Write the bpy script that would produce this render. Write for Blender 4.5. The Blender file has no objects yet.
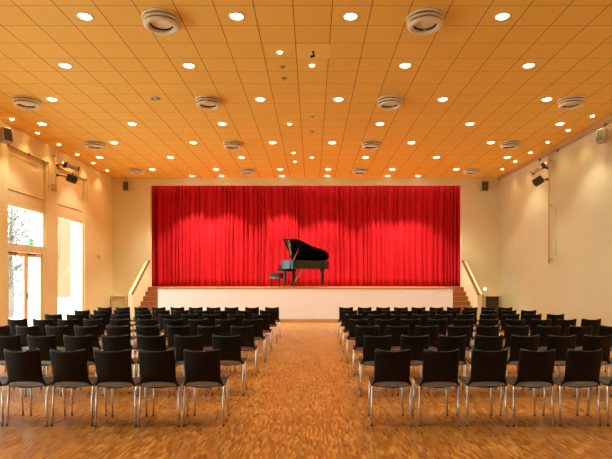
import bpy, bmesh, math, random
from mathutils import Vector, Matrix, Euler

random.seed(7)
SC = bpy.context.scene
COL = SC.collection
PI = math.pi
F, VX, VY, EYE = 499.0, 312.0, 281.0, 1.5      # focal length in px, principal point, eye height

# ------------------------------------------------------------------ camera
cam_d = bpy.data.cameras.new('camera')
cam_d.sensor_width = 36.0
cam_d.lens = 36.0 * F / 612.0
cam_d.shift_x = -(VX - 306.0) / 612.0
cam_d.shift_y = (VY - 229.5) / 612.0
cam_d.clip_end = 300
cam = bpy.data.objects.new('camera', cam_d)
COL.objects.link(cam)
cam.location = (0, 0, EYE)
cam.rotation_euler = (PI / 2, 0, 0)
SC.camera = cam

# ------------------------------------------------------------------ exposure, world, light levels
SC.view_settings.view_transform = 'Standard'
SC.view_settings.look = 'None'
SC.view_settings.gamma = 1.0
SC.view_settings.use_curve_mapping = False
SC.view_settings.exposure = 0.20
SC.cycles.use_denoising = True
SC.cycles.max_bounces = 10
SC.cycles.diffuse_bounces = 6
SC.cycles.sample_clamp_indirect = 6.0

SKY_STRENGTH = 6.0
DOWN_W = 150.0            # each round downlight
DOWN_COL = (1.0, 0.94, 0.78)
STAGE_W = 600.0          # the row of downlights that washes the curtain
HALO_W = 20.0            # each small halogen
HALO_COL = (1.0, 0.72, 0.36)

world = bpy.data.worlds.new('world')
SC.world = world
world.use_nodes = True
_bg = world.node_tree.nodes['Background']
_bg.inputs['Color'].default_value = (0.86, 0.95, 1.0, 1)
_bg.inputs['Strength'].default_value = SKY_STRENGTH

# ------------------------------------------------------------------ helpers
def setprops(o, label=None, cat=None, group=None, kind=None):
    if label: o['label'] = label
    if cat: o['category'] = cat
    if group: o['group'] = group
    if kind: o['kind'] = kind
    return o

def thing(name, label, cat, loc=(0, 0, 0), rot=(0, 0, 0), group=None):
    o = bpy.data.objects.new(name, None)
    o.empty_display_size = 0.1
    COL.objects.link(o)
    o.location = loc
    o.rotation_euler = rot
    return setprops(o, label, cat, group)

class MB:
    """collects shapes and links them as one mesh object"""
    def __init__(self):
        self.bm = bmesh.new()
    def box(self, x0, x1, y0, y1, z0, z1, mat=0, bevel=0.0):
        r = bmesh.ops.create_cube(self.bm, size=1.0)
        vs = r['verts']
        for v in vs:
            v.co = Vector(((x0 + x1) / 2 + v.co.x * (x1 - x0), (y0 + y1) / 2 + v.co.y * (y1 - y0), (z0 + z1) / 2 + v.co.z * (z1 - z0)))
        fs = set(f for v in vs for f in v.link_faces)
        for f in fs: f.material_index = mat
        if bevel > 0:
            es = list(set(e for v in vs for e in v.link_edges))
            bmesh.ops.bevel(self.bm, geom=es, offset=bevel, segments=2, affect='EDGES', profile=0.6)
        return self
    def obox(self, c, size, rot, mat=0):
        M = Matrix.Translation(c) @ (rot if isinstance(rot, Matrix) else Euler(rot).to_matrix().to_4x4())
        r = bmesh.ops.create_cube(self.bm, size=1.0)
        for v in r['verts']:
            v.co = M @ Vector((v.co.x * size[0], v.co.y * size[1], v.co.z * size[2]))
        for f in set(f for v in r['verts'] for f in v.link_faces): f.material_index = mat
        return self
    def tube(self, pts, r, n=10, mat=0, caps=True, radii=None):
        pts = [Vector(p) for p in pts]
        rings = []
        for i, p in enumerate(pts):
            if i == 0: t = pts[1] - pts[0]
            elif i == len(pts) - 1: t = pts[-1] - pts[-2]
            else: t = (pts[i + 1] - pts[i]).normalized() + (pts[i] - pts[i - 1]).normalized()
            t.normalize()
            up = Vector((0, 0, 1)) if abs(t.z) < 0.9 else Vector((0, 1, 0))
            a = t.cross(up).normalized(); b = t.cross(a).normalized()
            rr = radii[i] if radii else r
            rings.append([self.bm.verts.new(p + a * rr * math.cos(2 * PI * k / n) + b * rr * math.sin(2 * PI * k / n)) for k in range(n)])
        for i in range(len(rings) - 1):
            for k in range(n):
                f = self.bm.faces.new((rings[i][k], rings[i][(k + 1) % n], rings[i + 1][(k + 1) % n], rings[i + 1][k]))
                f.material_index = mat; f.smooth = True
        if caps:
            for ring in (rings[0], rings[-1]):
                f = self.bm.faces.new(ring); f.material_index = mat
        return self
    def lathe(self, prof, n=28, c=(0, 0, 0), mat=0, M=None, smooth=True, close=False):
        """profile of (radius, z) spun about z"""
        c = Vector(c)
        rings = []
        for (r, z) in prof:
            if r < 1e-6:
                rings.append([self.bm.verts.new(c + Vector((0, 0, z)))])
            else:
                rings.append([self.bm.verts.new(c + Vector((r * math.cos(2 * PI * k / n), r * math.sin(2 * PI * k / n), z))) for k in range(n)])
        prs = list(zip(rings[:-1], rings[1:]))
        if close: prs.append((rings[-1], rings[0]))
        for A, B in prs:
            for k in range(n):
                k2 = (k + 1) % n
                if len(A) == 1 and len(B) == 1: continue
                if len(A) == 1: f = self.bm.faces.new((A[0], B[k2], B[k]))
                elif len(B) == 1: f = self.bm.faces.new((A[k], A[k2], B[0]))
                else: f = self.bm.faces.new((A[k], A[k2], B[k2], B[k]))
                f.material_index = mat; f.smooth = smooth
        if M is not None:
            for ring in rings:
                for v in ring: v.co = M @ v.co
        return self
    def prism(self, poly, z0, z1, mat=0, M=None):
        """polygon (x, y) extruded z0..z1, optional transform"""
        lo = [self.bm.verts.new((x, y, z0)) for x, y in poly]
        hi = [self.bm.verts.new((x, y, z1)) for x, y in poly]
        n = len(poly)
        fs = [self.bm.faces.new(lo[::-1]), self.bm.faces.new(hi)]
        for k in range(n):
            fs.append(self.bm.faces.new((lo[k], lo[(k + 1) % n], hi[(k + 1) % n], hi[k])))
        for f in fs: f.material_index = mat
        if M is not None:
            for v in lo + hi: v.co = M @ v.co
        return self
    def sheet(self, P, nu, nv, thick, mat=0):
        """a smooth sheet with thickness; P(u, v) -> (point, normal), u, v in 0..1"""
        top = [[None] * (nv + 1) for _ in range(nu + 1)]
        bot = [[None] * (nv + 1) for _ in range(nu + 1)]
        e = 1e-3
        for i in range(nu + 1):
            for j in range(nv + 1):
                u, v = i / nu, j / nv
                p = Vector(P(u, v))
                pu = Vector(P(min(1, u + e), v)) - Vector(P(max(0, u - e), v))
                pv = Vector(P(u, min(1, v + e))) - Vector(P(u, max(0, v - e)))
                n = pu.cross(pv)
                n = n.normalized() if n.length > 0 else Vector((0, 0, 1))
                top[i][j] = self.bm.verts.new(p + n * thick / 2)
                bot[i][j] = self.bm.verts.new(p - n * thick / 2)
        def q(a, b, c, d):
            f = self.bm.faces.new((a, b, c, d)); f.smooth = True; f.material_index = mat
        for i in range(nu):
            for j in range(nv):
                q(top[i][j], top[i + 1][j], top[i + 1][j + 1], top[i][j + 1])
                q(bot[i][j], bot[i][j + 1], bot[i + 1][j + 1], bot[i + 1][j])
        for i in range(nu):
            q(top[i][0], bot[i][0], bot[i + 1][0], top[i + 1][0])
            q(top[i][nv], top[i + 1][nv], bot[i + 1][nv], bot[i][nv])
        for j in range(nv):
            q(top[0][j], top[0][j + 1], bot[0][j + 1], bot[0][j])
            q(top[nu][j], bot[nu][j], bot[nu][j + 1], top[nu][j + 1])
        return self
    def mesh(self, name, mats):
        bmesh.ops.recalc_face_normals(self.bm, faces=self.bm.faces)
        me = bpy.data.meshes.new(name)
        self.bm.to_mesh(me)
        self.bm.free()
        for m in (mats if isinstance(mats, (list, tuple)) else [mats]):
            me.materials.append(m)
        return me
    def build(self, name, mats, parent=None, loc=None, rot=None, sharp=False):
        o = bpy.data.objects.new(name, self.mesh(name, mats))
        COL.objects.link(o)
        if parent: o.parent = parent
        if loc: o.location = loc
        if rot: o.rotation_euler = rot
        return o

def struct(name, mb, mats, parent=None):
    o = mb.build(name, mats, parent)
    if parent is None: o['kind'] = 'structure'
    return o

def copy_tree(o, parent=None):
    c = o.copy()
    COL.objects.link(c)
    c.parent = parent
    for ch in o.children:
        copy_tree(ch, c)
    return c

ORD = ['first', 'second', 'third', 'fourth', 'fifth', 'sixth', 'seventh', 'eighth', 'ninth', 'tenth', 'eleventh', 'twelfth', 'thirteenth']

# ------------------------------------------------------------------ materials
def new_mat(name):
    m = bpy.data.materials.new(name)
    m.use_nodes = True
    nt = m.node_tree
    return m, nt, nt.nodes['Principled BSDF']

def mat(name, col, rough=0.5, metal=0.0, spec=0.5, vary=0.0, scale=8.0, bump=0.0, bscale=60.0, emit=None, estr=0.0, coat=0.0):
    m, nt, b = new_mat(name)
    b.inputs['Base Color'].default_value = (*col, 1)
    b.inputs['Roughness'].default_value = rough
    b.inputs['Metallic'].default_value = metal
    b.inputs['Specular IOR Level'].default_value = spec
    b.inputs['Coat Weight'].default_value = coat
    if vary > 0 or bump > 0:
        tc = nt.nodes.new('ShaderNodeTexCoord')
    if vary > 0:
        n = nt.nodes.new('ShaderNodeTexNoise')
        n.inputs['Scale'].default_value = scale
        n.inputs['Detail'].default_value = 4
        nt.links.new(tc.outputs['Object'], n.inputs['Vector'])
        r = nt.nodes.new('ShaderNodeValToRGB')
        r.color_ramp.elements[0].position = 0.3
        r.color_ramp.elements[1].position = 0.7
        r.color_ramp.elements[0].color = (*[c * (1 - vary) for c in col], 1)
        r.color_ramp.elements[1].color = (*[min(1, c * (1 + vary)) for c in col], 1)
        nt.links.new(n.outputs['Fac'], r.inputs['Fac'])
        nt.links.new(r.outputs['Color'], b.inputs['Base Color'])
    if bump > 0:
        n2 = nt.nodes.new('ShaderNodeTexNoise')
        n2.inputs['Scale'].default_value = bscale
        nt.links.new(tc.outputs['Object'], n2.inputs['Vector'])
        bp = nt.nodes.new('ShaderNodeBump')
        bp.inputs['Strength'].default_value = bump
        bp.inputs['Distance'].default_value = 0.01
        nt.links.new(n2.outputs['Fac'], bp.inputs['Height'])
        nt.links.new(bp.outputs['Normal'], b.inputs['Normal'])
    if emit:
        b.inputs['Emission Color'].default_value = (*emit, 1)
        b.inputs['Emission Strength'].default_value = estr
    return m

def math_node(nt, op, a, b=None, c=None):
    n = nt.nodes.new('ShaderNodeMath')
    n.operation = op
    for i, x in enumerate((a, b, c)):
        if x is None: continue
        if isinstance(x, (int, float)): n.inputs[i].default_value = x
        else: nt.links.new(x, n.inputs[i])
    return n.outputs[0]

def parquet_mat():
    """industrial parquet: narrow upright strips in ladders running towards the stage"""
    m, nt, b = new_mat('parquet')
    g = nt.nodes.new('ShaderNodeTexCoord')
    s = nt.nodes.new('ShaderNodeSeparateXYZ')
    nt.links.new(g.outputs['Object'], s.inputs[0])
    W, L = 0.017, 0.10
    cx = math_node(nt, 'FLOOR', math_node(nt, 'DIVIDE', s.outputs['X'], W))
    wn = nt.nodes.new('ShaderNodeTexWhiteNoise'); wn.noise_dimensions = '1D'
    nt.links.new(cx, wn.inputs['W'])
    yy = math_node(nt, 'ADD', math_node(nt, 'DIVIDE', s.outputs['Y'], L), math_node(nt, 'MULTIPLY', wn.outputs['Value'], 3.7))
    cy = math_node(nt, 'FLOOR', yy)
    cb = nt.nodes.new('ShaderNodeCombineXYZ')
    nt.links.new(cx, cb.inputs[0]); nt.links.new(cy, cb.inputs[1])
    w2 = nt.nodes.new('ShaderNodeTexWhiteNoise'); w2.noise_dimensions = '2D'
    nt.links.new(cb.outputs[0], w2.inputs['Vector'])
    # larger slow variation between areas
    no = nt.nodes.new('ShaderNodeTexNoise'); no.inputs['Scale'].default_value = 1.6; no.inputs['Detail'].default_value = 3
    nt.links.new(g.outputs['Object'], no.inputs['Vector'])
    # grain along the strip
    mp = nt.nodes.new('ShaderNodeMapping'); mp.inputs['Scale'].default_value = (160, 9, 1)
    nt.links.new(g.outputs['Object'], mp.inputs['Vector'])
    gr = nt.nodes.new('ShaderNodeTexNoise'); gr.inputs['Scale'].default_value = 1.0; gr.inputs['Detail'].default_value = 2
    nt.links.new(mp.outputs[0], gr.inputs['Vector'])
    t = math_node(nt, 'ADD', math_node(nt, 'MULTIPLY', w2.outputs['Value'], 0.46),
                  math_node(nt, 'ADD', math_node(nt, 'MULTIPLY', no.outputs['Fac'], 0.30), math_node(nt, 'MULTIPLY', gr.outputs['Fac'], 0.22)))
    r = nt.nodes.new('ShaderNodeValToRGB')
    e = r.color_ramp.elements
    e[0].position = 0.15; e[0].color = (0.19, 0.060, 0.006, 1)
    e[1].position = 0.85; e[1].color = (0.60, 0.265, 0.038, 1)
    x = r.color_ramp.elements.new(0.52); x.color = (0.31, 0.108, 0.010, 1)
    nt.links.new(t, r.inputs['Fac'])
    nt.links.new(r.outputs['Color'], b.inputs['Base Color'])
    rr = nt.nodes.new('ShaderNodeMapRange')
    rr.inputs['To Min'].default_value = 0.26; rr.inputs['To Max'].default_value = 0.42
    nt.links.new(w2.outputs['Value'], rr.inputs['Value'])
    nt.links.new(rr.outputs[0], b.inputs['Roughness'])
    b.inputs['Specular IOR Level'].default_value = 0.32
    return m

def ceiling_mat():
    """square tiles with thin dark joints"""
    m, nt, b = new_mat('ceiling_tiles')
    g = nt.nodes.new('ShaderNodeTexCoord')
    s = nt.nodes.new('ShaderNodeSeparateXYZ')
    nt.links.new(g.outputs['Object'], s.inputs[0])
    tx = math_node(nt, 'DIVIDE', math_node(nt, 'ADD', s.outputs['X'], 0.29 + 60), 0.6)
    ty = math_node(nt, 'DIVIDE', math_node(nt, 'ADD', s.outputs['Y'], 60 - 7.586), 0.6)
    fx = math_node(nt, 'FRACT', tx); fy = math_node(nt, 'FRACT', ty)
    dx = math_node(nt, 'MINIMUM', fx, math_node(nt, 'SUBTRACT', 1.0, fx))
    dy = math_node(nt, 'MINIMUM', fy, math_node(nt, 'SUBTRACT', 1.0, fy))
    lx = math_node(nt, 'LESS_THAN', dx, 0.012)
    ly = math_node(nt, 'LESS_THAN', dy, 0.010)
    cb = nt.nodes.new('ShaderNodeCombineXYZ')
    nt.links.new(math_node(nt, 'FLOOR', tx), cb.inputs[0]); nt.links.new(math_node(nt, 'FLOOR', ty), cb.inputs[1])
    wn = nt.nodes.new('ShaderNodeTexWhiteNoise'); wn.noise_dimensions = '2D'
    nt.links.new(cb.outputs[0], wn.inputs['Vector'])
    r = nt.nodes.new('ShaderNodeValToRGB')
    r.color_ramp.elements[0].color = (0.93, 0.60, 0.115, 1)  # warm bounce light is put into the tile colour
    r.color_ramp.elements[1].color = (0.96, 0.625, 0.125, 1)
    nt.links.new(wn.outputs['Value'], r.inputs['Fac'])
    mx = nt.nodes.new('ShaderNodeMix'); mx.data_type = 'RGBA'
    nt.links.new(math_node(nt, 'MAXIMUM', math_node(nt, 'MULTIPLY', lx, 0.8), math_node(nt, 'MULTIPLY', ly, 0.65)), mx.inputs['Factor'])
    nt.links.new(r.outputs['Color'], mx.inputs['A'])
    mx.inputs['B'].default_value = (0.22, 0.09, 0.015, 1)
    nt.links.new(mx.outputs['Result'], b.inputs['Base Color'])
    b.inputs['Roughness'].default_value = 0.7
    b.inputs['Specular IOR Level'].default_value = 0.25
    return m

def glass_mat():
    m = bpy.data.materials.new('window_glass')
    m.use_nodes = True
    nt = m.node_tree
    nt.nodes.clear()
    out = nt.nodes.new('ShaderNodeOutputMaterial')
    mix = nt.nodes.new('ShaderNodeMixShader')
    lw = nt.nodes.new('ShaderNodeLayerWeight'); lw.inputs['Blend'].default_value = 0.5
    fac = math_node(nt, 'ADD', math_node(nt, 'MULTIPLY', math_node(nt, 'POWER', lw.outputs['Facing'], 5.0), 0.9), 0.03)
    tr = nt.nodes.new('ShaderNodeBsdfTransparent'); tr.inputs['Color'].default_value = (0.97, 0.985, 0.98, 1)
    gl = nt.nodes.new('ShaderNodeBsdfGlossy'); gl.inputs['Roughness'].default_value = 0.02
    nt.links.new(fac, mix.inputs[0]); nt.links.new(tr.outputs[0], mix.inputs[1]); nt.links.new(gl.outputs[0], mix.inputs[2])
    nt.links.new(mix.outputs[0], out.inputs[0])
    return m

def wood_mat(name, c0, c1, rough=0.4):
    m, nt, b = new_mat(name)
    g = nt.nodes.new('ShaderNodeTexCoord')
    mp = nt.nodes.new('ShaderNodeMapping'); mp.inputs['Scale'].default_value = (3, 30, 30)
    nt.links.new(g.outputs['Object'], mp.inputs['Vector'])
    n = nt.nodes.new('ShaderNodeTexNoise'); n.inputs['Scale'].default_value = 1.2; n.inputs['Detail'].default_value = 5
    nt.links.new(mp.outputs[0], n.inputs['Vector'])
    r = nt.nodes.new('ShaderNodeValToRGB')
    r.color_ramp.elements[0].position = 0.3; r.color_ramp.elements[1].position = 0.7
    r.color_ramp.elements[0].color = (*c0, 1); r.color_ramp.elements[1].color = (*c1, 1)
    nt.links.new(n.outputs['Fac'], r.inputs['Fac'])
    nt.links.new(r.outputs['Color'], b.inputs['Base Color'])
    b.inputs['Roughness'].default_value = rough
    return m

M = {}
M['parquet'] = parquet_mat()
M['ceiling'] = ceiling_mat()
M['glass'] = glass_mat()
M['wall'] = mat('cream_plaster', (0.77, 0.69, 0.43), 0.8, spec=0.2, vary=0.02, scale=1.5, bump=0.05, bscale=90)
M['wall_window'] = mat('warm_cream_plaster', (0.83, 0.69, 0.36), 0.75, spec=0.2, vary=0.02, scale=1.5, bump=0.05, bscale=90)
M['frame'] = mat('cream_lacquer', (0.85, 0.71, 0.42), 0.4, vary=0.015, scale=4)
M['panel'] = mat('glossy_cream_panel', (0.85, 0.70, 0.38), 0.12, vary=0.015, scale=3)
M['stage_white'] = mat('stage_white_paint', (0.90, 0.92, 0.91), 0.5, vary=0.01, scale=3)
M['white'] = mat('white_enamel', (0.85, 0.80, 0.70), 0.4, vary=0.01)
M['diff'] = mat('diffuser_enamel', (0.84, 0.75, 0.52), 0.4, vary=0.02)
M['recess_shade'] = mat('recess_shade', (0.03, 0.022, 0.015), 0.7, vary=0.1)  # near-black standing in for shade inside the vents and unlit downlight
M['stair'] = wood_mat('stair_wood', (0.27, 0.085, 0.022), (0.38, 0.14, 0.04), 0.4)
M['rail'] = wood_mat('rail_wood', (0.19, 0.062, 0.015), (0.25, 0.09, 0.024), 0.4)
M['deck'] = wood_mat('deck_wood', (0.42, 0.20, 0.07), (0.55, 0.28, 0.10), 0.4)
M['base'] = wood_mat('skirting_wood', (0.55, 0.29, 0.11), (0.66, 0.37, 0.15), 0.4)
M['chair'] = mat('black_shell', (0.0045, 0.005, 0.0042), 0.33, spec=0.19, vary=0.08, scale=3, bump=0.03, bscale=180)
M['chair_seat'] = mat('black_seat', (0.008, 0.0085, 0.007), 0.34, spec=0.4, vary=0.08, scale=3, bump=0.03, bscale=180)
M['steel'] = mat('satin_steel', (0.70, 0.69, 0.66), 0.42, metal=0.85, vary=0.03, scale=20)
M['rubber'] = mat('black_rubber', (0.012, 0.012, 0.012), 0.7, vary=0.1)
M['piano'] = mat('black_lacquer', (0.006, 0.006, 0.005), 0.08, spec=0.6, coat=0.2, vary=0.05)
M['ivory'] = mat('ivory_keys', (0.82, 0.80, 0.74), 0.25, vary=0.02)
M['brass'] = mat('brass', (0.78, 0.50, 0.17), 0.25, metal=1.0, vary=0.03)
M['leather'] = mat('black_leather', (0.02, 0.018, 0.017), 0.4, vary=0.1, bump=0.1, bscale=80)
M['black'] = mat('black_paint', (0.012, 0.012, 0.012), 0.45, vary=0.1)
M['alu'] = mat('polished_aluminium', (0.70, 0.64, 0.54), 0.28, metal=1.0, vary=0.04, scale=15)
M['spk'] = mat('speaker_beige', (0.50, 0.42, 0.30), 0.5, vary=0.03)
M['spk_grille'] = mat('speaker_grille', (0.075, 0.06, 0.042), 0.7, vary=0.1, scale=200)
M['wire'] = mat('brown_wire', (0.20, 0.10, 0.035), 0.5, vary=0.08)
M['pole'] = mat('pole_paint', (0.55, 0.40, 0.20), 0.45, vary=0.04)
M['dark_door'] = mat('dark_brown_hatch', (0.055, 0.030, 0.014), 0.5, vary=0.1)
M['lamp'] = mat('lit_diffuser', (0.9, 0.85, 0.7), 0.4, emit=(1.0, 0.88, 0.66), estr=12.0)
M['halo'] = mat('lit_halogen', (0.9, 0.8, 0.6), 0.3, emit=(1.0, 0.76, 0.40), estr=40.0)
M['globe'] = mat('lit_globe', (0.9, 0.95, 0.85), 0.3, emit=(0.86, 1.0, 0.80), estr=1.6)
M['green'] = mat('green_sign', (0.03, 0.55, 0.24), 0.4, emit=(0.08, 0.75, 0.36), estr=0.45, vary=0.02)
M['sign_white'] = mat('sign_white', (0.85, 0.95, 0.88), 0.4, emit=(0.85, 1.0, 0.9), estr=0.5)

def curtain_mat():
    m, nt, b = new_mat('red_velvet')
    g = nt.nodes.new('ShaderNodeTexCoord')
    mp = nt.nodes.new('ShaderNodeMapping'); mp.inputs['Scale'].default_value = (30, 30, 1.5)
    nt.links.new(g.outputs['Object'], mp.inputs['Vector'])
    n = nt.nodes.new('ShaderNodeTexNoise'); n.inputs['Scale'].default_value = 2.0; n.inputs['Detail'].default_value = 3
    nt.links.new(mp.outputs[0], n.inputs['Vector'])
    r = nt.nodes.new('ShaderNodeValToRGB')
    r.color_ramp.elements[0].color = (0.46, 0.008, 0.014, 1)
    r.color_ramp.elements[1].color = (0.60, 0.012, 0.022, 1)
    nt.links.new(n.outputs['Fac'], r.inputs['Fac'])
    nt.links.new(r.outputs['Color'], b.inputs['Base Color'])
    b.inputs['Roughness'].default_value = 0.85
    b.inputs['Specular IOR Level'].default_value = 0.1
    b.inputs['Sheen Weight'].default_value = 0.15
    b.inputs['Sheen Tint'].default_value = (1, 0.15, 0.15, 1)
    return m
M['curtain'] = curtain_mat()

# ------------------------------------------------------------------ the room
XL, XR, YB, YF, ZC = -8.1, 7.6, 20.3, -9.0, 5.69
WT = 0.5
STAGE_Z, STAGE_Y = 1.26, 18.39
OX0, OX1, OZ1 = -6.57, 6.08, 5.405      # proscenium opening

struct('floor', MB().box(XL - 0.6, XR + 0.3, YF - 0.3, YB + 0.3, -0.2, 0), M['parquet'])
struct('ceiling', MB().box(XL - 0.6, XR + 0.3, YF - 0.3, YB + 0.3, ZC, ZC + 0.2), M['ceiling'])
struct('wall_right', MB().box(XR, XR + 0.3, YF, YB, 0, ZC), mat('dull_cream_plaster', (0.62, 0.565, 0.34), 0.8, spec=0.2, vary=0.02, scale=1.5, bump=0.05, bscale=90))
struct('wall_front', MB().box(XL - 0.5, XR + 0.3, YF - 0.3, YF, 0, ZC), M['wall'])
wb = MB()
wb.box(XL - 0.5, OX0, YB, YB + 0.15, 0, ZC)
wb.box(OX1, XR + 0.3, YB, YB + 0.15, 0, ZC)
wb.box(OX0, OX1, YB, YB + 0.15, OZ1, ZC)
wb.box(OX0, OX1, YB, YB + 0.15, 0, 0.9)
struct('wall_back', wb, M['wall'])
sh = MB()
sh.box(-7.6, 7.1, 22.2, 22.4, 0.9, 6.2)
sh.box(-7.8, -7.6, 20.45, 22.4, 0.9, 6.2)
sh.box(7.1, 7.3, 20.45, 22.4, 0.9, 6.2)
sh.box(-7.8, 7.3, 20.45, 22.4, 6.2, 6.4)
sh.box(-7.8, 7.3, 20.45, 22.4, 0.7, 0.9)
struct('wall_stage', sh, M['wall'])

# window bays in the left wall (two are in the picture, the others lie nearer than the frame)
BAYS = [(13.3, 15.2), (15.9, 17.8)]
FAR_BAYS = [(-7.5, -5.6), (-4.9, -3.0), (-2.3, -0.4), (0.3, 2.2), (2.9, 4.8), (5.5, 7.4), (8.1, 10.0), (10.7, 12.6)]
ALL = sorted(FAR_BAYS + BAYS)
wl = MB()
wo = MB()
y = YF
BAY_TOP = 5.13
for (a, b) in ALL:
    wl.box(XL - 0.2, XL, y, a, 0, ZC)
    wl.box(XL - 0.2, XL, a, b, BAY_TOP, ZC)
    wo.box(XL - WT, XL - 0.2, y, a, 0, ZC)
    wo.box(XL - WT, XL - 0.2, a, b, 3.63, ZC)
    y = b
wl.box(XL - 0.2, XL, y, YB, 0, ZC)
wo.box(XL - WT, XL - 0.2, y, YB, 0, ZC)
struct('wall_outside', wo, mat('white_facade', (0.82, 0.82, 0.80), 0.8, vary=0.02))
struct('wall_left', wl, M['wall_window'])

# skirting on the right wall and the back wall beside the stairs
struct('baseboard_right', MB().box(XR - 0.02, XR, YF, YB, 0, 0.09), M['base'])
bl = MB()
y = YF
for (a, b) in ALL:
    bl.box(XL, XL + 0.02, y, a, 0, 0.09); y = b
bl.box(XL, XL + 0.02, y, YB, 0, 0.09)
struct('baseboard_left', bl, M['base'])

GX = XL - 0.08           # plane of the joinery in the bays
ZT = 3.55                # top of the glazed part

def upper_bay(parent, a, b):
    MB().box(GX - 0.05, GX, a, b, 4.06, BAY_TOP).build('upper_panel', M['panel'], parent)
    MB().box(GX - 0.05, GX + 0.03, a, b, 3.97, 4.05, bevel=0.008).build('blind_rail', M['frame'], parent)
    MB().box(GX - 0.05, GX + 0.01, a, b, 3.63, 3.96).build('lower_panel', M['panel'], parent)
    w = MB()
    w.tube([(XL + 0.03, a - 0.02, BAY_TOP - 0.02), (XL + 0.03, b + 0.06, BAY_TOP - 0.02)], 0.012, 8)
    for yy in (a - 0.02, (a + b) / 2, b + 0.06):
        w.box(XL, XL + 0.045, yy - 0.02, yy + 0.02, BAY_TOP - 0.05, BAY_TOP + 0.02)
    w.build('blind_rod', M['wire'], parent)
    c = MB()
    c.tube([(XL + 0.04, b + 0.06, BAY_TOP - 0.03), (XL + 0.035, b + 0.1, 4.72), (XL + 0.035, b + 0.08, 4.35), (XL + 0.035, b + 0.02, 4.33)], 0.006, 6)
    c.build('pull_cord', M['wire'], parent)

def fixed_window(name, a, b, rod=False):
    w = MB()
    w.box(GX - 0.06, GX + 0.02, a, a + 0.06, 0.0, 3.63)
    w.box(GX - 0.06, GX + 0.02, b - 0.06, b, 0.0, 3.63)
    w.box(GX - 0.06, GX + 0.02, a + 0.06, b - 0.06, ZT, 3.63)
    w.box(GX - 0.06, GX + 0.02, a + 0.06, b - 0.06, 0, 0.10)
    o = struct(name, w, M['frame'])
    MB().box(GX - 0.03, GX - 0.02, a + 0.06, b - 0.06, 0.10, ZT).build('pane', M['glass'], o)
    upper_bay(o, a, b)
    if rod:
        r = MB()
        r.tube([(GX + 0.05, a + 0.12, 2.1), (GX + 0.05, a + 0.12, 3.5)], 0.014, 8)
        r.box(GX - 0.01, GX + 0.06, a + 0.10, a + 0.14, 2.2, 2.26)
        r.box(GX - 0.01, GX + 0.06, a + 0.10, a + 0.14, 3.4, 3.46)
        r.build('bolt_rod', M['steel'], o)
    return o

# double glazed door with a transom window: the first bay in view
a, b = BAYS[0]
w = MB()
w.box(GX - 0.07, GX + 0.03, a, a + 0.07, 0, 3.63)
w.box(GX - 0.07, GX + 0.03, b - 0.07, b, 0, 3.63)
w.box(GX - 0.07, GX + 0.03, a + 0.07, b - 0.07, ZT, 3.63)
w.box(GX - 0.07, GX + 0.03, a + 0.07, b - 0.07, 2.32, 2.53)
door = struct('door_1', w, M['frame'])
MB().box(GX - 0.03, GX - 0.02, a + 0.07, b - 0.07, 2.53, ZT).build('transom_pane', M['glass'], door)
mid = (a + b) / 2 + 0.03
for (p, q) in ((a + 0.075, mid - 0.005), (mid + 0.005, b - 0.075)):
    f = MB()
    f.box(GX - 0.05, GX, p, p + 0.085, 0.01, 2.31)
    f.box(GX - 0.05, GX, q - 0.085, q, 0.01, 2.31)
    f.box(GX - 0.05, GX, p + 0.085, q - 0.085, 2.2, 2.31)
    f.box(GX - 0.05, GX, p + 0.085, q - 0.085, 0.01, 0.17)
    leaf = f.build('door_leaf', M['frame'], door)
    MB().box(GX - 0.03, GX - 0.02, p + 0.085, q - 0.085, 0.17, 2.2).build('pane', M['glass'], leaf)
    MB().box(GX + 0.002, GX + 0.05, p + 0.06, p + 0.42, 2.25, 2.285, bevel=0.006).build('leaf_bar', M['wire'], leaf)  # small brown bar near the top of each leaf
h = MB()
h.box(GX, GX + 0.012, mid + 0.03, mid + 0.065, 0.98, 1.16)
h.tube([(GX + 0.005, mid + 0.045, 1.08), (GX + 0.06, mid + 0.045, 1.08), (GX + 0.065, mid + 0.17, 1.075)], 0.011, 8)
h.build('door_handle', M['black'], door)
upper_bay(door, a, b)
fixed_window('window_1', *BAYS[1], rod=True)
for i, (p, q) in enumerate(FAR_BAYS):
    fixed_window('window_%d' % (i + 2), p, q)

# ------------------------------------------------------------------ outside the windows
struct('ground', MB().box(-70, XL - WT - 0.02, -20, 80, -0.25, -0.05), mat('pale_paving', (0.80, 0.80, 0.78), 0.8, vary=0.05, scale=0.6))
hb = thing('neighbour_house', 'pale peach rendered house on a white plinth seen through the tall window', 'house', (-12.4, 26.0, -0.05))
MB().box(-0.70, 0.15, -0.5, 0.6, 0.70, 9).build('pilaster', mat('peach_render', (0.26, 0.18, 0.085), 0.8, vary=0.02), hb)
MB().box(-0.72, 0.17, -0.52, 0.6, 0, 0.70).build('plinth', M['white'], hb)
MB().box(-2.9, 2.6, 0.6, 6, 0, 9).build('wall', mat('white_render', (0.72, 0.72, 0.71), 0.8, vary=0.02), hb)
gw = thing('garden_wall', 'low pale garden wall below the tree outside the glazed door', 'wall', (-17.4, 24.0, -0.05))
MB().box(-5.5, 3.4, 0, 0.3, 0, 0.95).build('wall', mat('grey_render', (0.33, 0.32, 0.30), 0.8, vary=0.05), gw)
MB().box(-5.55, 3.45, -0.05, 0.35, 0.95, 1.05).build('coping', M['white'], gw)

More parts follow.
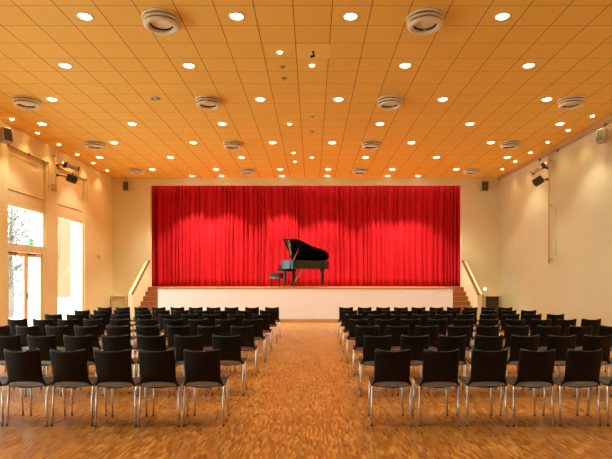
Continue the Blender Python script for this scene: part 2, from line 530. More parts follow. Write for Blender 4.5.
tr = thing('tree', 'pale leafy tree standing outside the glazed door', 'tree', (-12.9, 21.3, -0.05))
tb = MB()
tb.tube([(0, 0, 0), (0.05, 0, 1.2), (-0.05, 0.1, 2.6), (0.1, 0, 5.0)], 0.1, 8, radii=[0.16, 0.12, 0.1, 0.04])
rb = random.Random(3)
tips = []
for k in range(26):
    z0 = rb.uniform(1.0, 4.6); ang = rb.uniform(0, 2 * PI); ln = rb.uniform(0.4, 0.95)
    e = Vector((math.cos(ang) * ln, math.sin(ang) * ln, z0 + rb.uniform(0.1, 0.9)))
    tb.tube([(0, 0, z0), (e.x * 0.5, e.y * 0.5, z0 + (e.z - z0) * 0.3), e], 0.03, 6, radii=[0.045, 0.03, 0.012])
    tips.append(e)
tb.build('trunk', mat('grey_bark', (0.20, 0.17, 0.14), 0.8, vary=0.2, scale=12), tr)
lf = MB()
for e in tips:
    for k in range(95):
        c = e * rb.uniform(0.45, 1.1) + Vector((rb.gauss(0, .28), rb.gauss(0, .28), rb.gauss(0, .25)))
        if e.z: c.z = max(0.5, c.z + e.z * 0.25 * rb.random())
        R = Euler((rb.uniform(0, PI), rb.uniform(0, PI), rb.uniform(0, PI))).to_matrix()
        sz = rb.uniform(0.04, 0.085)
        vs = [lf.bm.verts.new(c + R @ Vector(p) * sz) for p in ((-1, 0, 0), (0, -0.5, 0.1), (1, 0, 0), (0, 0.5, 0.1))]
        lf.bm.faces.new(vs)
lf.build('foliage', mat('pale_leaf', (0.17, 0.19, 0.13), 0.6, vary=0.25, scale=3), tr)

# ------------------------------------------------------------------ stage
st = thing('stage', 'raised stage platform with a smooth white front and wooden edge', 'stage', (0, 0, 0))
SX0, SX1 = -5.68, 5.19
MB().box(SX0, SX1, STAGE_Y, YB - 0.002, 0.10, STAGE_Z - 0.06).build('front_panel', M['stage_white'], st)
d = MB()
d.box(SX0, SX1, STAGE_Y + 0.03, YB, STAGE_Z - 0.06, STAGE_Z)
d.box(OX0 + 0.002, OX1 - 0.002, YB, 22.19, STAGE_Z - 0.06, STAGE_Z)
d.build('deck', M['deck'], st)
MB().box(SX0 - 0.005, SX1 + 0.005, STAGE_Y - 0.02, STAGE_Y + 0.03, STAGE_Z - 0.06, STAGE_Z + 0.001, bevel=0.01).build('nosing', M['deck'], st)
MB().box(SX0, SX1, STAGE_Y - 0.025, STAGE_Y + 0.02, 0, 0.10).build('skirting', M['base'], st)

# stairs on both sides
def stairs(xa, xb, outer, label):
    s = thing('staircase', label, 'stairs', ((xa + xb) / 2, 0, 0), group='stage stairs')
    xo = s.location.x
    for i in range(1, 8):
        yf = 20.03 - (7 - i) * 0.27
        MB().box(xa + 0.003 - xo, xb - 0.003 - xo, yf, YB - 0.002, (i - 1) * 0.18 + (0.001 if i > 1 else 0), i * 0.18, bevel=0.008).build('step', M['stair'], s)
    x0, x1 = (xa - 0.18, xa) if outer < 0 else (xb, xb + 0.18)
    Mx = Matrix(((0, 0, 1, 0), (1, 0, 0, 0), (0, 1, 0, 0), (0, 0, 0, 1)))     # (x,y,z)->(z,x,y)
    poly = [(18.40, 0), (YB - 0.002, 0), (YB - 0.002, 2.30), (18.40, 1.02)]
    MB().prism(poly, x0 - xo, x1 - xo, M=Mx).build('cheek_wall', M['wall'], s)
    xi0, xi1 = (x1 - 0.05, x1 + 0.02) if outer < 0 else (x0 - 0.02, x0 + 0.075)
    sl = (2.30 - 1.02) / (YB - 18.40)
    rail = [(18.36, 1.02 - 0.04 * sl + 0.001), (YB - 0.003, 2.301), (YB - 0.003, 2.345), (18.36, 1.065 - 0.04 * sl)]
    MB().prism(rail, xi0 - xo, xi1 - xo, M=Mx).build('handrail', M['rail'], s)
    return s
stairs(-6.60, SX0, -1, 'wooden stage stairs with wood-capped sloping wall on the window side')
stairs(SX1, 6.10, 1, 'wooden stage stairs with wood-capped sloping wall beside the dark hatch')

# low hatches in the corners
def hatch(x0, x1, doorm, label):
    t = thing('low_cupboard', label, 'cupboard', ((x0 + x1) / 2, YB, 0))
    c = t.location.x
    f = MB()
    f.box(x0 - c, x0 - c + 0.04, -0.28, -0.002, 0, 0.92)
    f.box(x1 - c - 0.04, x1 - c, -0.28, -0.002, 0, 0.92)
    f.box(x0 - c + 0.04, x1 - c - 0.04, -0.28, -0.002, 0.88, 0.92)
    f.build('frame', M['wall'], t)
    MB().box(x0 - c + 0.042, x1 - c - 0.042, -0.2, -0.17, 0.002, 0.878).build('door', doorm, t)
    k = MB()
    k.tube([(x1 - c - 0.1, -0.2, 0.5), (x1 - c - 0.1, -0.23, 0.5)], 0.015, 10)
    k.build('knob', M['steel'], t)
    return t
hatch(-8.05, -7.46, M['wall'], 'low cream cupboard in the back corner on the window side')
hatch(6.93, 7.56, M['dark_door'], 'low cupboard with a dark brown door in the back corner')

# wall lamp by the stairs
wlm = thing('wall_lamp', 'small glowing globe lamp on back wall above the dark cupboard', 'lamp', (6.985, YB, 1.17))
MB().lathe([(0, 0), (0.05, 0), (0.05, 0.03), (0.02, 0.04), (0.02, 0.09), (0, 0.09)], 16, M=Matrix.Rotation(PI / 2, 4, 'X')).build('bracket', M['steel'], wlm)
MB().lathe([(0, -0.06)] + [(0.06 * math.sin(PI * k / 10), -0.06 * math.cos(PI * k / 10)) for k in range(1, 10)] + [(0, 0.06)], 18, c=(0, -0.14, 0)).build('globe', M['globe'], wlm)

# ------------------------------------------------------------------ curtain
def curtain(name, x0, x1, label, seed, y0=21.15):
    r = random.Random(seed)
    edges = [x0]
    while edges[-1] < x1:
        edges.append(edges[-1] + r.choice((0.12, 0.16, 0.20, 0.25, 0.31)))
    edges[-1] = x1
    prm = [(r.uniform(0.09, 0.22), r.uniform(-0.03, 0.03), r.uniform(0, 6.28), r.uniform(0.6, 1.6)) for _ in edges]
    xs = []
    for i in range(len(edges) - 1):
        for k in range(8):
            xs.append((i, k / 8))
    xs.append((len(edges) - 2, 1.0))
    nz = 14
    bm = bmesh.new()
    grid = []
    for (i, t) in xs:
        e0, e1 = edges[i], edges[i + 1]
        amp, off, ph, fr = prm[i]
        row = []
        for j in range(nz + 1):
            v = j / nz
            z = STAGE_Z + 0.02 + v * (5.62 - STAGE_Z)
            sway = 0.022 * math.sin(ph * 0.3 + 0.6 * e0 + v * 3.1)
            s = math.sin(PI * t)
            yv = y0 - amp * (s ** 0.7) * (0.75 + 0.25 * (1 - v)) + 0.012 * math.sin(fr * 4 * v + ph) * s
            row.append(bm.verts.new((e0 + t * (e1 - e0) + sway, yv, z)))
        grid.append(row)
    for p in range(len(grid) - 1):
        for j in range(nz):
            f = bm.faces.new((grid[p][j], grid[p + 1][j], grid[p + 1][j + 1], grid[p][j + 1]))
            f.smooth = True
    me = bpy.data.meshes.new(name)
    bm.to_mesh(me); bm.free()
    me.materials.append(M['curtain'])
    o = bpy.data.objects.new(name, me)
    COL.objects.link(o)
    so = o.modifiers.new('solid', 'SOLIDIFY'); so.thickness = 0.006
    return setprops(o, label, 'curtain', 'red stage curtains')
curtain('stage_curtain', -7.3, -0.60, 'drawn red velvet stage curtain on the window side, behind the piano keyboard', 5)
curtain('stage_curtain', -0.66, 6.9, 'drawn red velvet stage curtain on the side of the dark hatch', 11, 21.33)

# ------------------------------------------------------------------ ceiling fixtures
def area_spot(parent, energy, col, size=1.9, blend=0.6, radius=0.08, z=-0.045, rot=None):
    L = bpy.data.lights.new('lamp_light', 'SPOT')
    L.energy = energy; L.color = col
    L.spot_size = size; L.spot_blend = blend
    L.shadow_soft_size = radius
    o = bpy.data.objects.new('lamp_light', L)
    COL.objects.link(o)
    o.parent = parent
    o.location = (0, 0, z)
    if rot: o.rotation_euler = rot

# one downlight, then copies sharing its meshes
me_ring = MB().lathe([(0.098, 0.0), (0.125, 0.0), (0.122, -0.010), (0.100, -0.012), (0.098, -0.004)], 28, close=True).mesh('trim_ring', M['white'])
me_disc = MB().lathe([(0, -0.030), (0.04, -0.028), (0.075, -0.020), (0.098, -0.006), (0.098, 0.0), (0, 0.0)], 28).mesh('diffuser', M['lamp'])
def downlight(x, yv, label, energy, size=1.72, blend=0.5):
    t = thing('downlight', label, 'ceiling light', (x, yv, ZC - 0.001), group='round ceiling downlights')
    for n, me in (('trim_ring', me_ring), ('diffuser', me_disc)):
        o = bpy.data.objects.new(n, me); COL.objects.link(o); o.parent = t
    area_spot(t, energy, DOWN_COL, size, blend)
XM = -0.29
rows = []
for k in range(6, -3, -1):
    yv = 7.89 + 1.8 * k
    offs = (-5.7, -3.3, -0.9, 0.9, 3.3, 5.7) if k % 2 == 0 else (-6.9, -4.5, -2.1, 2.1, 4.5, 6.9)
    rows.append((yv, offs, k))
rows.insert(0, (19.85, (-4.5, -3.3, -0.9, 0.9, 3.3, 4.5), 'stage'))
UNLIT = (-3.3, 2)        # the one that is off
for ri, (yv, offs, k) in enumerate(rows):
    for si, ox in enumerate(offs):
        if (ox, k) == UNLIT: continue
        lab = 'round lit downlight in the %s ceiling row from the curtain, %s from window wall' % (ORD[ri], ORD[si])
        if k == 'stage':
            downlight(XM + ox, yv, lab, STAGE_W, 1.56, 0.35)
        else:
            downlight(XM + ox, yv, lab, DOWN_W)
t = thing('downlight', 'round ceiling downlight switched off, dark and tilted inside its ring', 'ceiling light', (-3.59, 11.45, ZC - 0.001), group='round ceiling downlights')
o = bpy.data.objects.new('trim_ring', me_ring); COL.objects.link(o); o.parent = t
MB().lathe([(0, -0.003), (0.098, -0.003), (0.098, 0.0), (0, 0.0)], 24, smooth=False).build('well_shade', M['recess_shade'], t)  # flat dark disc painted in place of the shaded recess
MB().lathe([(0, -0.02), (0.055, -0.015), (0.06, 0.01), (0, 0.012)], 18, M=Matrix.Rotation(0.25, 4, 'Y')).build('lamp_face', M['steel'], t)

# halogens
me_hring = MB().lathe([(0.046, 0.0), (0.062, 0.0), (0.060, -0.006), (0.047, -0.008)], 20, close=True).mesh('trim_ring', M['white'])
me_hbulb = MB().lathe([(0, -0.022), (0.025, -0.020), (0.042, -0.012), (0.046, 0.0), (0, 0.0)], 18).mesh('bulb', M['halo'])
def halogen(x, yv, label, group, energy=HALO_W, size=1.9):
    t = thing('halogen_spot', label, 'ceiling light', (x, yv, ZC - 0.001), group=group)
    for n, me in (('trim_ring', me_hring), ('bulb', me_hbulb)):
        o = bpy.data.objects.new(n, me); COL.objects.link(o); o.parent = t
    area_spot(t, energy, HALO_COL, size, 0.7, 0.03, -0.055)
for k in range(0, 12):
    yv = 18.9 - 1.2 * k
    halogen(-7.76, yv, 'small warm halogen light along the window wall, %s from the stage' % (ORD + ['fourteenth'])[k], 'halogens along the window wall')
    halogen(7.12, yv - 0.23, 'small warm halogen light along the bare wall, %s from the stage' % (ORD + ['fourteenth'])[k], 'halogens along the bare wall')
for k, (x, yv) in enumerate([(-0.6, 17.5), (0.0, 16.9), (-0.6, 16.3), (-0.6, 13.3), (0.0, 9.69), (-0.59, 9.13)]):
    halogen(x, yv, 'small warm halogen light in the middle of the ceiling, %s from the stage' % ORD[k], 'halogens over the aisle', HALO_W * 1.3)

# air diffusers: stacked rings
dif = [MB().lathe([(0.25, 0.0), (0.305, 0.0), (0.30, -0.022), (0.245, -0.028)], 36, close=True).mesh('ceiling_ring', M['diff']),
       MB().lathe([(0.242, -0.055), (0.29, -0.055), (0.285, -0.080), (0.242, -0.084)], 36, close=True).mesh('middle_ring', M['diff']),
       MB().lathe([(0.185, -0.105), (0.272, -0.108), (0.278, -0.125), (0.262, -0.148), (0.21, -0.155), (0.188, -0.14)], 36, close=True).mesh('lower_ring', M['diff']),
       MB().lathe([(0, -0.088), (0.165, -0.088), (0.172, -0.08), (0.172, -0.07), (0, -0.07)], 32, smooth=False).mesh('centre_disc', M['diff']),
       MB().lathe([(0.18, -0.006), (0.238, -0.006), (0.238, -0.106), (0.20, -0.106), (0.18, -0.05)], 30, smooth=False, close=True).mesh('throat_shade', M['recess_shade'])]  # dark collar: shade between the rings painted as colour
me_strut = MB().box(-0.008, 0.008, 0.19, 0.262, -0.125, -0.01).mesh('strut', M['diff'])
dn = ['ceiling_ring', 'middle_ring', 'lower_ring', 'centre_disc', 'throat_shade']
for ri, yv in enumerate((18.75, 15.15, 11.55, 7.95)):
    for si, x in enumerate((-6.6, -2.4, 1.8, 6.0)):
        if yv < 8 and si in (0, 3): continue
        lab = 'round ringed ceiling air vent, %s row from the curtain, %s from window wall' % (ORD[ri], ORD[si])
        t = thing('air_diffuser', lab, 'air vent', (x, yv, ZC - 0.0005), (0, 0, 0.5 * si + 0.3 * ri), group='round ceiling air vents')
        for n, me in zip(dn, dif):
            o = bpy.data.objects.new(n, me); COL.objects.link(o); o.parent = t
        for q in range(3):
            o = bpy.data.objects.new('strut', me_strut); COL.objects.link(o); o.parent = t; o.rotation_euler = (0, 0, q * 2 * PI / 3)

# small ceiling things
for i, (x, yv, lab) in enumerate([(-0.58, 9.75, 'small tan ceiling detector just behind the pair of near halogens'),
                                  (-0.58, 10.3, 'small tan ceiling detector, second behind the near halogens'),
                                  (0.0, 12.7, 'small tan ceiling detector over the aisle, in front of two'),
                                  (0.0, 13.94, 'small tan ceiling detector over the aisle, nearer the stage')]):
    t = thing('smoke_detector', lab, 'detector', (x, yv, ZC - 0.0005), group='ceiling detectors')
    MB().lathe([(0, -0.012), (0.055, -0.012), (0.06, 0), (0, 0)], 18).build('base', M['pole'], t)
    MB().lathe([(0, -0.04), (0.03, -0.036), (0.036, -0.012), (0, -0.012)], 18).build('sensor', M['pole'], t)
ct = thing('ceiling_camera', 'small black hook-like camera on a paler ceiling tile', 'camera', (0.02, 9.1, ZC - 0.0005))
MB().box(-0.3, 0.3, -0.29, 0.29, -0.006, 0).build('tile', mat('pale_tile', (0.97, 0.68, 0.17), 0.7, vary=0.02), ct)
MB().lathe([(0, -0.03), (0.022, -0.03), (0.022, -0.006), (0, -0.006)], 14).build('base', M['black'], ct)
MB().tube([(0, 0, -0.02), (0.01, 0, -0.06), (-0.015, 0, -0.09)], 0.012, 8).build('arm', M['black'], ct)
MB().tube([(0.03, 0.0, -0.075), (-0.05, 0.0, -0.105)], 0.022, 10).build('body', M['black'], ct)

# ------------------------------------------------------------------ chairs
def smooth(a, b, x):
    t = max(0.0, min(1.0, (x - a) / (b - a)))
    return t * t * (3 - 2 * t)
def seatP(u, v):
    s = v * 2 - 1                       # rear .. front
    hx = 0.205 - 0.008 * s
    k = max(0.0, (abs(s) - 0.72) / 0.28)
    hx -= 0.055 * (1 - math.sqrt(max(0.0, 1 - k * k)))
    x = (u * 2 - 1) * hx
    yv = s * 0.222
    z = 0.422 + 0.016 * smooth(-1, 0.6, s) - 0.022 * smooth(0.72, 1, s) - 0.010 * (1 - (u * 2 - 1) ** 2) * (1 - 0.6 * abs(s)) - 0.012 * (1 - (u * 2 - 1) ** 2) * smooth(0.5, 1, -s)
    return (x, yv, z)
def backP(u, v):
    s = u * 2 - 1
    zb = 0.448 + 0.024 * (1 - s * s) - 0.034 * smooth(0.80, 0.98, abs(s))
    z = zb + v * (0.812 - zb) - 0.020 * (1 - s * s) * v
    hz = (z - 0.418) / 0.387
    hw = 0.178 + 0.005 * hz + 0.031 * (1 - smooth(0.0, 0.22, hz))
    kt = max(0.0, (v - 0.93) / 0.07)
    hw -= 0.010 * (1 - math.sqrt(max(0, 1 - kt * kt)))
    yv = -0.208 - 0.085 * hz - 0.050 * (1 - s * s) * smooth(-0.05, 0.45, hz)
    return (s * hw, yv, z)
chair0 = thing('stacking_chair', 'x', 'chair', (0, 0, 0), group='x')
MB().sheet(seatP, 16, 18, 0.016).build('seat', M['chair_seat'], chair0)
MB().sheet(backP, 20, 16, 0.013).build('backrest', M['chair'], chair0)
fr = MB()
for s in (-1, 1):
    fr.tube([(s * 0.19, -0.175, 0.402), (s * 0.175, 0.175, 0.415)], 0.010, 8)
fr.tube([(-0.188, -0.12, 0.404), (0.188, -0.12, 0.404)], 0.009, 8)
fr.tube([(-0.178, 0.12, 0.413), (0.178, 0.12, 0.413)], 0.009, 8)
fr.build('seat_frame', M['steel'], chair0)
for s in (-1, 1):
    for (tx, ty, tz, bx, by) in ((0.196, -0.185, 0.412, 0.206, -0.205), (0.176, 0.175, 0.42, 0.190, 0.20)):
        lg = MB().tube([(s * tx, ty, tz), (s * bx, by, 0.012)], 0.0115, 10).build('leg', M['steel'], chair0)
        lg['label'] = 'shiny steel leg'
        MB().lathe([(0, 0), (0.0115, 0), (0.0125, 0.003), (0.0125, 0.014), (0, 0.014)], 10, c=(s * bx, by, 0)).build('glide', M['rubber'], lg)

ROWS = [  # depth of the rear legs, then photo x of the chair backs from the aisle outwards
    (13.30, [271.9, 252.2, 231.4, 213.5, 195.6, 177.4, 158.7, 141, 122.6, 104.8],
            [346.2, 364.7, 383, 400.9, 418.6, 436.6, 453.5, 470.7, 488.3, 505.7]),
    (11.96, [267.4, 244.1, 222.4, 202.3, 181, 162.1, 142.6, 121.5, 101, 82.2],
            [349.6, 370.0, 389.8, 409.5, 429.5, 449.5, 469.3, 489.3, 508.8, 528.6]),
    (10.60, [260.9, 235.8, 211.6, 189.6, 167.3, 143.3, 120.3, 97.6, 75, 53.3],
            [353.4, 376.6, 398.5, 420.6, 443.5, 465.8, 488.3, 511, 533.4, 555.4]),
    (9.24, [252.8, 225.5, 198.6, 172.9, 146.6, 119.4, 93.3, 67.7, 43.1, 17.1],
           [358.8, 385.2, 410.8, 437.5, 463.5, 489, 515, 541, 566.5, 591.6]),
    (7.88, [242.3, 209.3, 178, 147.5, 117.8, 86.6, 57.6, 27.3, 0.5],
           [367.4, 397.6, 427, 459.2, 488.3, 517.8, 549.2, 580.7, 611.5]),
    (6.51, [226.3, 188.2, 151.2, 115.2, 78, 41.9, 5.2],
           [377.3, 415, 452, 488.8, 524.8, 561.7, 597.7, 634]),
    (5.15, [201.5, 158.6, 114.4, 67.4, 21.7, -24],
           [393, 441.5, 490.5, 537.6, 585.5, 634]),
]
rj = random.Random(2)
first = True
for ri, (dep, LX, RX) in enumerate(ROWS):
    for side, xs in (('window', LX), ('bare', RX)):
        px_ = [(p - VX) * (dep - 0.09) / F for p in xs]
        for i in range(1, len(px_)):
            if abs(px_[i] - px_[i - 1]) < 0.452: px_[i] = px_[i - 1] + (0.452 if side == 'bare' else -0.452)
        for si, wx in enumerate(px_):
            c = chair0 if first else copy_tree(chair0)
            first = False
            c.location = (wx, dep + 0.205 + rj.uniform(-0.015, 0.015), 0)
            c.rotation_euler = (0, 0, math.radians(rj.uniform(-0.7, 0.7)))
            blk = 'in block by the windows' if side == 'window' else 'in block by the bare wall'
            c['label'] = 'black chair %s, %s row from stage, %s from aisle' % (blk, ORD[ri], ORD[si])
            c['group'] = 'black chairs on the window side of the aisle' if side == 'window' else 'black chairs on the bare wall side of the aisle'

# ------------------------------------------------------------------ grand piano
pn = thing('grand_piano', 'black grand piano with raised lid on the stage', 'piano', (-0.565, 19.45, STAGE_Z), (0, 0, math.radians(-14)))
pn.scale = (0.9, 1, 1)
def catmull(pts, n=6):
    out = []
    for i in range(len(pts) - 1):
        p0, p1, p2, p3 = pts[max(0, i - 1)], pts[i], pts[i + 1], pts[min(len(pts) - 1, i + 2)]
        for k in range(n):
            t = k / n
            out.append(tuple(0.5 * ((2 * p1[a]) + (-p0[a] + p2[a]) * t + (2 * p0[a] - 5 * p1[a] + 4 * p2[a] - p3[a]) * t * t + (-p0[a] + 3 * p1[a] - 3 * p2[a] + p3[a]) * t ** 3) for a in (0, 1)))
    out.append(pts[-1])
    return out
bent = catmull([(-0.12, -0.74), (0.18, -0.70), (0.42, -0.50), (0.65, -0.27), (0.92, -0.10), (1.16, 0.05), (1.28, 0.28), (1.26, 0.55), (1.12, 0.72), (1.0, 0.74)])
case = [(-0.47, 0.74), (-0.47, -0.74)] + bent
MB().prism(case, 0.70, 1.02).build('case', M['piano'], pn)
# keyboard end
kb = MB()
kb.box(-0.66, -0.47, -0.74, 0.74, 0.62, 0.71, bevel=0.01)
for s in (-1, 1):
    kb.box(-0.62, -0.47, s * 0.70 - 0.04, s * 0.70 + 0.04, 0.71, 0.86, bevel=0.012)
kb.box(-0.50, -0.47, -0.66, 0.66, 0.71, 0.90)
kb.build('keybed', M['piano'], pn)
MB().box(-0.64, -0.51, -0.62, 0.62, 0.711, 0.735, bevel=0.003).build('white_keys', M['ivory'], pn)
bk = MB()
for o7 in range(7):
    for q in (0, 1, 3, 4, 5):
        yy = -0.58 + (o7 * 7 + q + 0.75) * 0.0235
        bk.box(-0.59, -0.51, yy - 0.006, yy + 0.006, 0.736, 0.748)
bk.build('black_keys', M['black'], pn)
# lid hinged on the spine, front flap folded back over it
HZ, ANG = 1.045, math.radians(31.5)
Rl = Matrix.Translation((0, 0.74, HZ)) @ Matrix.Rotation(-ANG, 4, 'X')
lidpoly = [(-0.21, 0.0), (-0.21, -1.50)] + [(x, yv - 0.74 - 0.015) for x, yv in bent[:-1]] + [(1.0, 0.0)]
lid = MB().prism(lidpoly, 0.0, 0.022, M=Rl).build('lid', M['piano'], pn)
MB().prism([(-0.47, 0.0), (-0.47, -1.50), (-0.215, -1.50), (-0.215, 0.0)], 0.0, 0.022, M=Rl).build('front_flap', M['piano'], lid)
hn = MB()
for yl in (-0.25, -0.75, -1.25):
    hn.obox(Rl @ Vector((-0.24, yl, -0.003)), (0.022, 0.46, 0.006), Rl.to_3x3().to_4x4())
hn.obox(Rl @ Vector((-0.34, -0.75, -0.003)), (0.018, 1.40, 0.006), Rl.to_3x3().to_4x4())
hn.build('lid_hinge', M['brass'], lid)
top = Rl @ Vector((0.22, -1.18, 0.0))
MB().tube([(0.05, -0.70, 1.02), tuple(top)], 0.012, 8).build('lid_prop', M['brass'], pn)
MB().box(-0.46, -0.06, -0.70, 0.70, 1.021, 1.035, bevel=0.004).build('music_shelf', M['piano'], pn)
for (lx, ly) in ((-0.36, -0.60), (-0.36, 0.60), (1.02, 0.34)):
    l = MB()
    l.lathe([(0, 0.70), (0.095, 0.70), (0.10, 0.62), (0.062, 0.56), (0.075, 0.50), (0.055, 0.12), (0.065, 0.09), (0, 0.09)], 12, c=(lx, ly, 0))
    lo = l.build('leg', M['piano'], pn)
    cw = MB()
    cw.tube([(lx - 0.02, ly, 0.045), (lx + 0.02, ly, 0.045)], 0.045, 14)
    cw.box(lx - 0.012, lx + 0.012, ly - 0.012, ly + 0.012, 0.05, 0.10)
    cw.build('caster', M['brass'], lo)
ly_ = MB()
for s in (-1, 1):
    ly_.tube([(-0.20, s * 0.10, 0.70), (-0.20, s * 0.14, 0.45), (-0.20, s * 0.09, 0.12)], 0.018, 8)
ly_.box(-0.25, -0.15, -0.16, 0.16, 0.06, 0.13, bevel=0.01)
lyre = ly_.build('pedal_lyre', M['piano'], pn)
for s in (-1, 1):
    MB().tube([(-0.17, s * 0.10, 0.10), (0.22, s * 0.12, 0.70)], 0.014, 6).build('lyre_brace', M['steel'], lyre)
for k in (-1, 0, 1):
    MB().box(-0.38, -0.24, k * 0.07 - 0.016, k * 0.07 + 0.016, 0.05, 0.065, bevel=0.005).build('pedal', M['brass'], lyre)

be = thing('piano_bench', 'black padded piano bench at the keyboard of the grand piano', 'bench', (-1.36, 19.72, STAGE_Z + 0.002), (0, 0, math.radians(-14)))
MB().box(-0.20, 0.20, -0.33, 0.33, 0.33, 0.41, bevel=0.008).build('apron', M['piano'], be)
cu = MB()
for i in range(3):
    for j in range(4):
        cu.box(-0.20 + i * 0.1335, -0.20 + (i + 1) * 0.1335, -0.33 + j * 0.165, -0.33 + (j + 1) * 0.165, 0.44, 0.55, bevel=0.025)
cu.box(-0.19, 0.19, -0.32, 0.32, 0.41, 0.45)
cu.build('cushion', M['leather'], be)
for sx in (-1, 1):
    for sy in (-1, 1):
        MB().tube([(sx * 0.17, sy * 0.30, 0.335), (sx * 0.17, sy * 0.30, 0.0)], 0.022, 8, radii=[0.026, 0.017]).build('leg', M['piano'], be)

# ------------------------------------------------------------------ speakers
def speaker(loc, rot, w, dp, hgt, label, bracket):
    t = thing('wall_speaker', label, 'speaker', loc, rot, group='wall speakers')
    MB().box(-w / 2, w / 2, -dp, 0, -hgt / 2, hgt / 2, bevel=0.015).build('cabinet', M['spk'], t)
    MB().box(-w / 2 + 0.02, w / 2 - 0.02, -dp - 0.008, -dp + 0.01, -hgt / 2 + 0.02, hgt / 2 - 0.02, bevel=0.004).build('grille', M['spk_grille'], t)
    b = MB()
    for (p, q) in bracket: b.tube([p, q], 0.014, 8)
    b.box(-0.05, 0.05, 0, 0.012, -0.06, 0.06)
    b.build('bracket', M['spk'], t)
    return t
# local -y is the grille side
speaker((-7.46, YB - 0.13, 5.30), (0, 0, 0), 0.24, 0.20, 0.38, 'beige speaker high on back wall on the window side of curtain', [((0, 0, 0), (0, 0.128, 0)), ((0, -0.1, 0.19), (0, -0.1, 0.385))])
speaker((6.93, YB - 0.13, 5.30), (0, 0, 0), 0.29, 0.20, 0.40, 'beige speaker high on back wall above the dark hatch', [((0, 0, 0), (0, 0.128, 0)), ((0, -0.1, 0.20), (0, -0.1, 0.385))])
t = speaker((7.46, 12.75, 5.17), (0, 0, math.radians(-62)), 0.22, 0.18, 0.34, 'beige speaker with dark grille high on the bare side wall', [((0, 0, 0), (0.03, 0.19, 0.0))])
t.rotation_euler = Euler((math.radians(-12), 0, math.radians(-62)))
t = speaker((-7.95, 12.84, 5.20), (0, 0, math.radians(62)), 0.24, 0.22, 0.37, 'beige speaker high on the window wall beside the first blind', [((0, 0, 0), (-0.03, 0.19, 0.0))])
t.rotation_euler = Euler((math.radians(-12), 0, math.radians(62)))

# ------------------------------------------------------------------ stage lights on wall poles
def aim(v):
    return Vector(v).to_track_quat('-Z', 'Y').to_euler()
def profile_spot(loc, direction, armto, label):
    t = thing('profile_spotlight', label, 'spotlight', loc)
    R = Vector(direction).to_track_quat('-Z', 'Y').to_matrix().to_4x4()
    MB().lathe([(0, 0.20), (0.07, 0.20), (0.085, 0.17), (0.085, 0.0), (0.06, -0.03), (0.06, -0.05), (0, -0.05)], 18, M=R).build('lamp_house', M['alu'], t)
    MB().lathe([(0, -0.05), (0.058, -0.05), (0.058, -0.25), (0.072, -0.25), (0.072, -0.30), (0.05, -0.30), (0.05, -0.28), (0, -0.28)], 18, M=R).build('lens_tube', M['alu'], t)
    b = MB()
    b.lathe([(0.055, -0.285), (0.078, -0.285), (0.078, -0.31), (0.055, -0.31)], 18, M=R, close=True)
    b.lathe([(0.087, 0.04), (0.095, 0.04), (0.095, 0.14), (0.087, 0.14)], 18, M=R, close=True)
    b.build('black_band', M['black'], t)
    y_ = MB()
    a = Vector(armto) - Vector(loc)
    y_.tube([(0, 0, 0.10), tuple(a * 0.45 + Vector((0, 0, 0.06))), tuple(a)], 0.014, 8)
    y_.tube([(0, -0.10, 0.0), (0, -0.10, 0.10), (0, 0.10, 0.10), (0, 0.10, 0.0)], 0.010, 6)
    y_.lathe([(0, -0.04), (0.035, -0.04), (0.035, 0.04), (0, 0.04)], 12, c=tuple(a))
    y_.build('yoke', M['black'], t)
    return t
def fresnel_spot(loc, direction, armto, label):
    t = thing('fresnel_spotlight', label, 'spotlight', loc)
    R = Vector(direction).to_track_quat('-Z', 'Y').to_matrix().to_4x4()
    b = MB().box(-0.10, 0.10, -0.11, 0.11, -0.17, 0.13, bevel=0.03)
    for v in b.bm.verts: v.co = R @ v.co
    b.build('housing', M['black'], t)
    b = MB().lathe([(0, -0.178), (0.08, -0.178), (0.08, -0.165), (0, -0.165)], 18, M=R)
    b.build('lens', M['glass_lens'] if 'glass_lens' in M else M['steel'], t)
    a = Vector(armto) - Vector(loc)
    y_ = MB()
    y_.tube([(0, 0, 0.0), tuple(a * 0.5 + Vector((0, 0, 0.03))), tuple(a)], 0.016, 8)
    y_.lathe([(0, -0.035), (0.035, -0.035), (0.035, 0.035), (0, 0.035)], 12, c=tuple(a))
    y_.build('yoke', M['black'], t)
    return t
M['glass_lens'] = mat('lens_glass', (0.05, 0.05, 0.05), 0.05, spec=0.8, vary=0.05)

PR = (7.50, 15.80)
pr = thing('spotlight_pole', 'thin brown pole with a conduit loop on the bare side wall', 'pole', (PR[0], PR[1], 0))
MB().tube([(0, 0, 2.05), (0, 0, 5.56)], 0.022, 10).build('pole', M['pole'], pr)
cl = MB()
cl.tube([(0.01, 0, 3.78), (0.03, -0.40, 3.78), (0.03, -0.40, 2.32), (0.01, 0, 2.32)], 0.012, 8)
cl.build('conduit', M['pole'], pr)
for z in (2.2, 3.9, 5.3):
    MB().box(0, 0.099, -0.03, 0.03, z - 0.02, z + 0.02).build('wall_bracket', M['pole'], pr)
profile_spot((7.14, 15.55, 5.04), (-0.55, 0.50, -0.42), (PR[0] - 0.058, PR[1], 5.08), 'silver profile spotlight clamped to the pole on the bare wall')
fresnel_spot((7.10, 15.62, 4.64), (-0.62, 0.42, -0.45), (PR[0] - 0.0562, PR[1], 4.72), 'black box spotlight below the silver one on the bare wall')
PL = (-7.98, 15.55)
pl = thing('spotlight_pole', 'thin brown pole between the two tall windows', 'pole', (PL[0], PL[1], 0))
MB().tube([(0, 0, 4.4), (0, 0, 5.6)], 0.011, 10).build('pole', M['pole'], pl)
MB().tube([(0, 0.01, 4.9), (-0.02, -0.25, 4.75), (-0.02, -0.2, 4.5), (0, 0, 4.4)], 0.008, 6).build('cable', M['pole'], pl)
for z in (4.5, 5.4):
    MB().box(-0.119, 0, -0.03, 0.03, z - 0.02, z + 0.02).build('wall_bracket', M['pole'], pl)
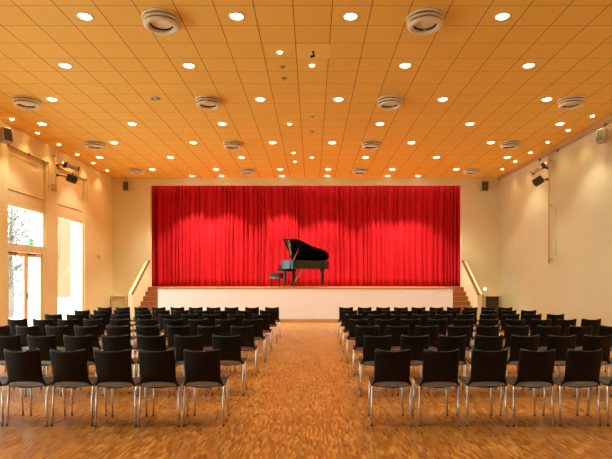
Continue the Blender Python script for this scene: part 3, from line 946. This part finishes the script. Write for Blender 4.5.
MB().box(-0.119, 0.02, -0.04, 0.04, 4.30, 4.40, bevel=0.01).build('socket_box', M['pole'], pl)
profile_spot((-7.62, 15.62, 5.10), (0.82, 0.30, -0.22), (PL[0] + 0.047, PL[1], 5.10), 'silver profile spotlight clamped to the pole on the window wall')
fresnel_spot((-7.58, 15.70, 4.72), (0.80, 0.40, -0.30), (PL[0] + 0.047, PL[1], 4.80), 'black box spotlight below the silver one on the window wall')

struct('trim_1', MB().box(XR - 0.03, XR, YF, YB, 5.58, ZC), mat('tan_cornice', (0.50, 0.33, 0.16), 0.6, vary=0.04))
# thin cable along the top of the bare wall
cb = MB()
cb.tube([(XR - 0.03, 9.0, 5.50), (XR - 0.03, 16.6, 5.55)], 0.008, 6)
for yv in (10.0, 12.9, 15.4, 16.6):
    cb.box(XR - 0.045, XR, yv - 0.05, yv + 0.05, 5.50, 5.57)
setprops(cb.build('wall_cable', M['wire']), 'thin brown cable with dark clips along the top of the bare wall', 'cable')

# thermostat on the window wall
th = thing('wall_hook', 'small brown hook on the wall beyond the tall window', 'hook', (XL, 18.85, 2.42))
MB().box(0, 0.012, -0.03, 0.03, -0.06, 0.06, bevel=0.003).build('plate', M['pole'], th)
MB().tube([(0.01, 0, 0.03), (0.06, 0, 0.03), (0.07, 0, -0.02), (0.07, 0, -0.09)], 0.010, 8).build('hook', M['wire'], th)

# exit sign on the transom
ex = thing('exit_sign', 'small green exit sign hanging above the glazed door', 'sign', (GX + 0.08, 14.42, 2.62))
MB().box(-0.02, 0.02, -0.10, 0.10, -0.09, 0.09, bevel=0.004).build('sign_box', M['green'], ex)
pg = MB()
pg.box(0.0201, 0.024, 0.02, 0.075, -0.06, 0.06)
pg.box(0.0201, 0.024, -0.075, -0.01, -0.012, 0.012)
pg.prism([(-0.075, 0.03), (-0.075, -0.03), (-0.095, 0.0)], 0.0201, 0.024, M=Matrix(((0, 0, 1, 0), (1, 0, 0, 0), (0, 1, 0, 0), (0, 0, 0, 1))))
pg.build('pictogram', M['sign_white'], ex)
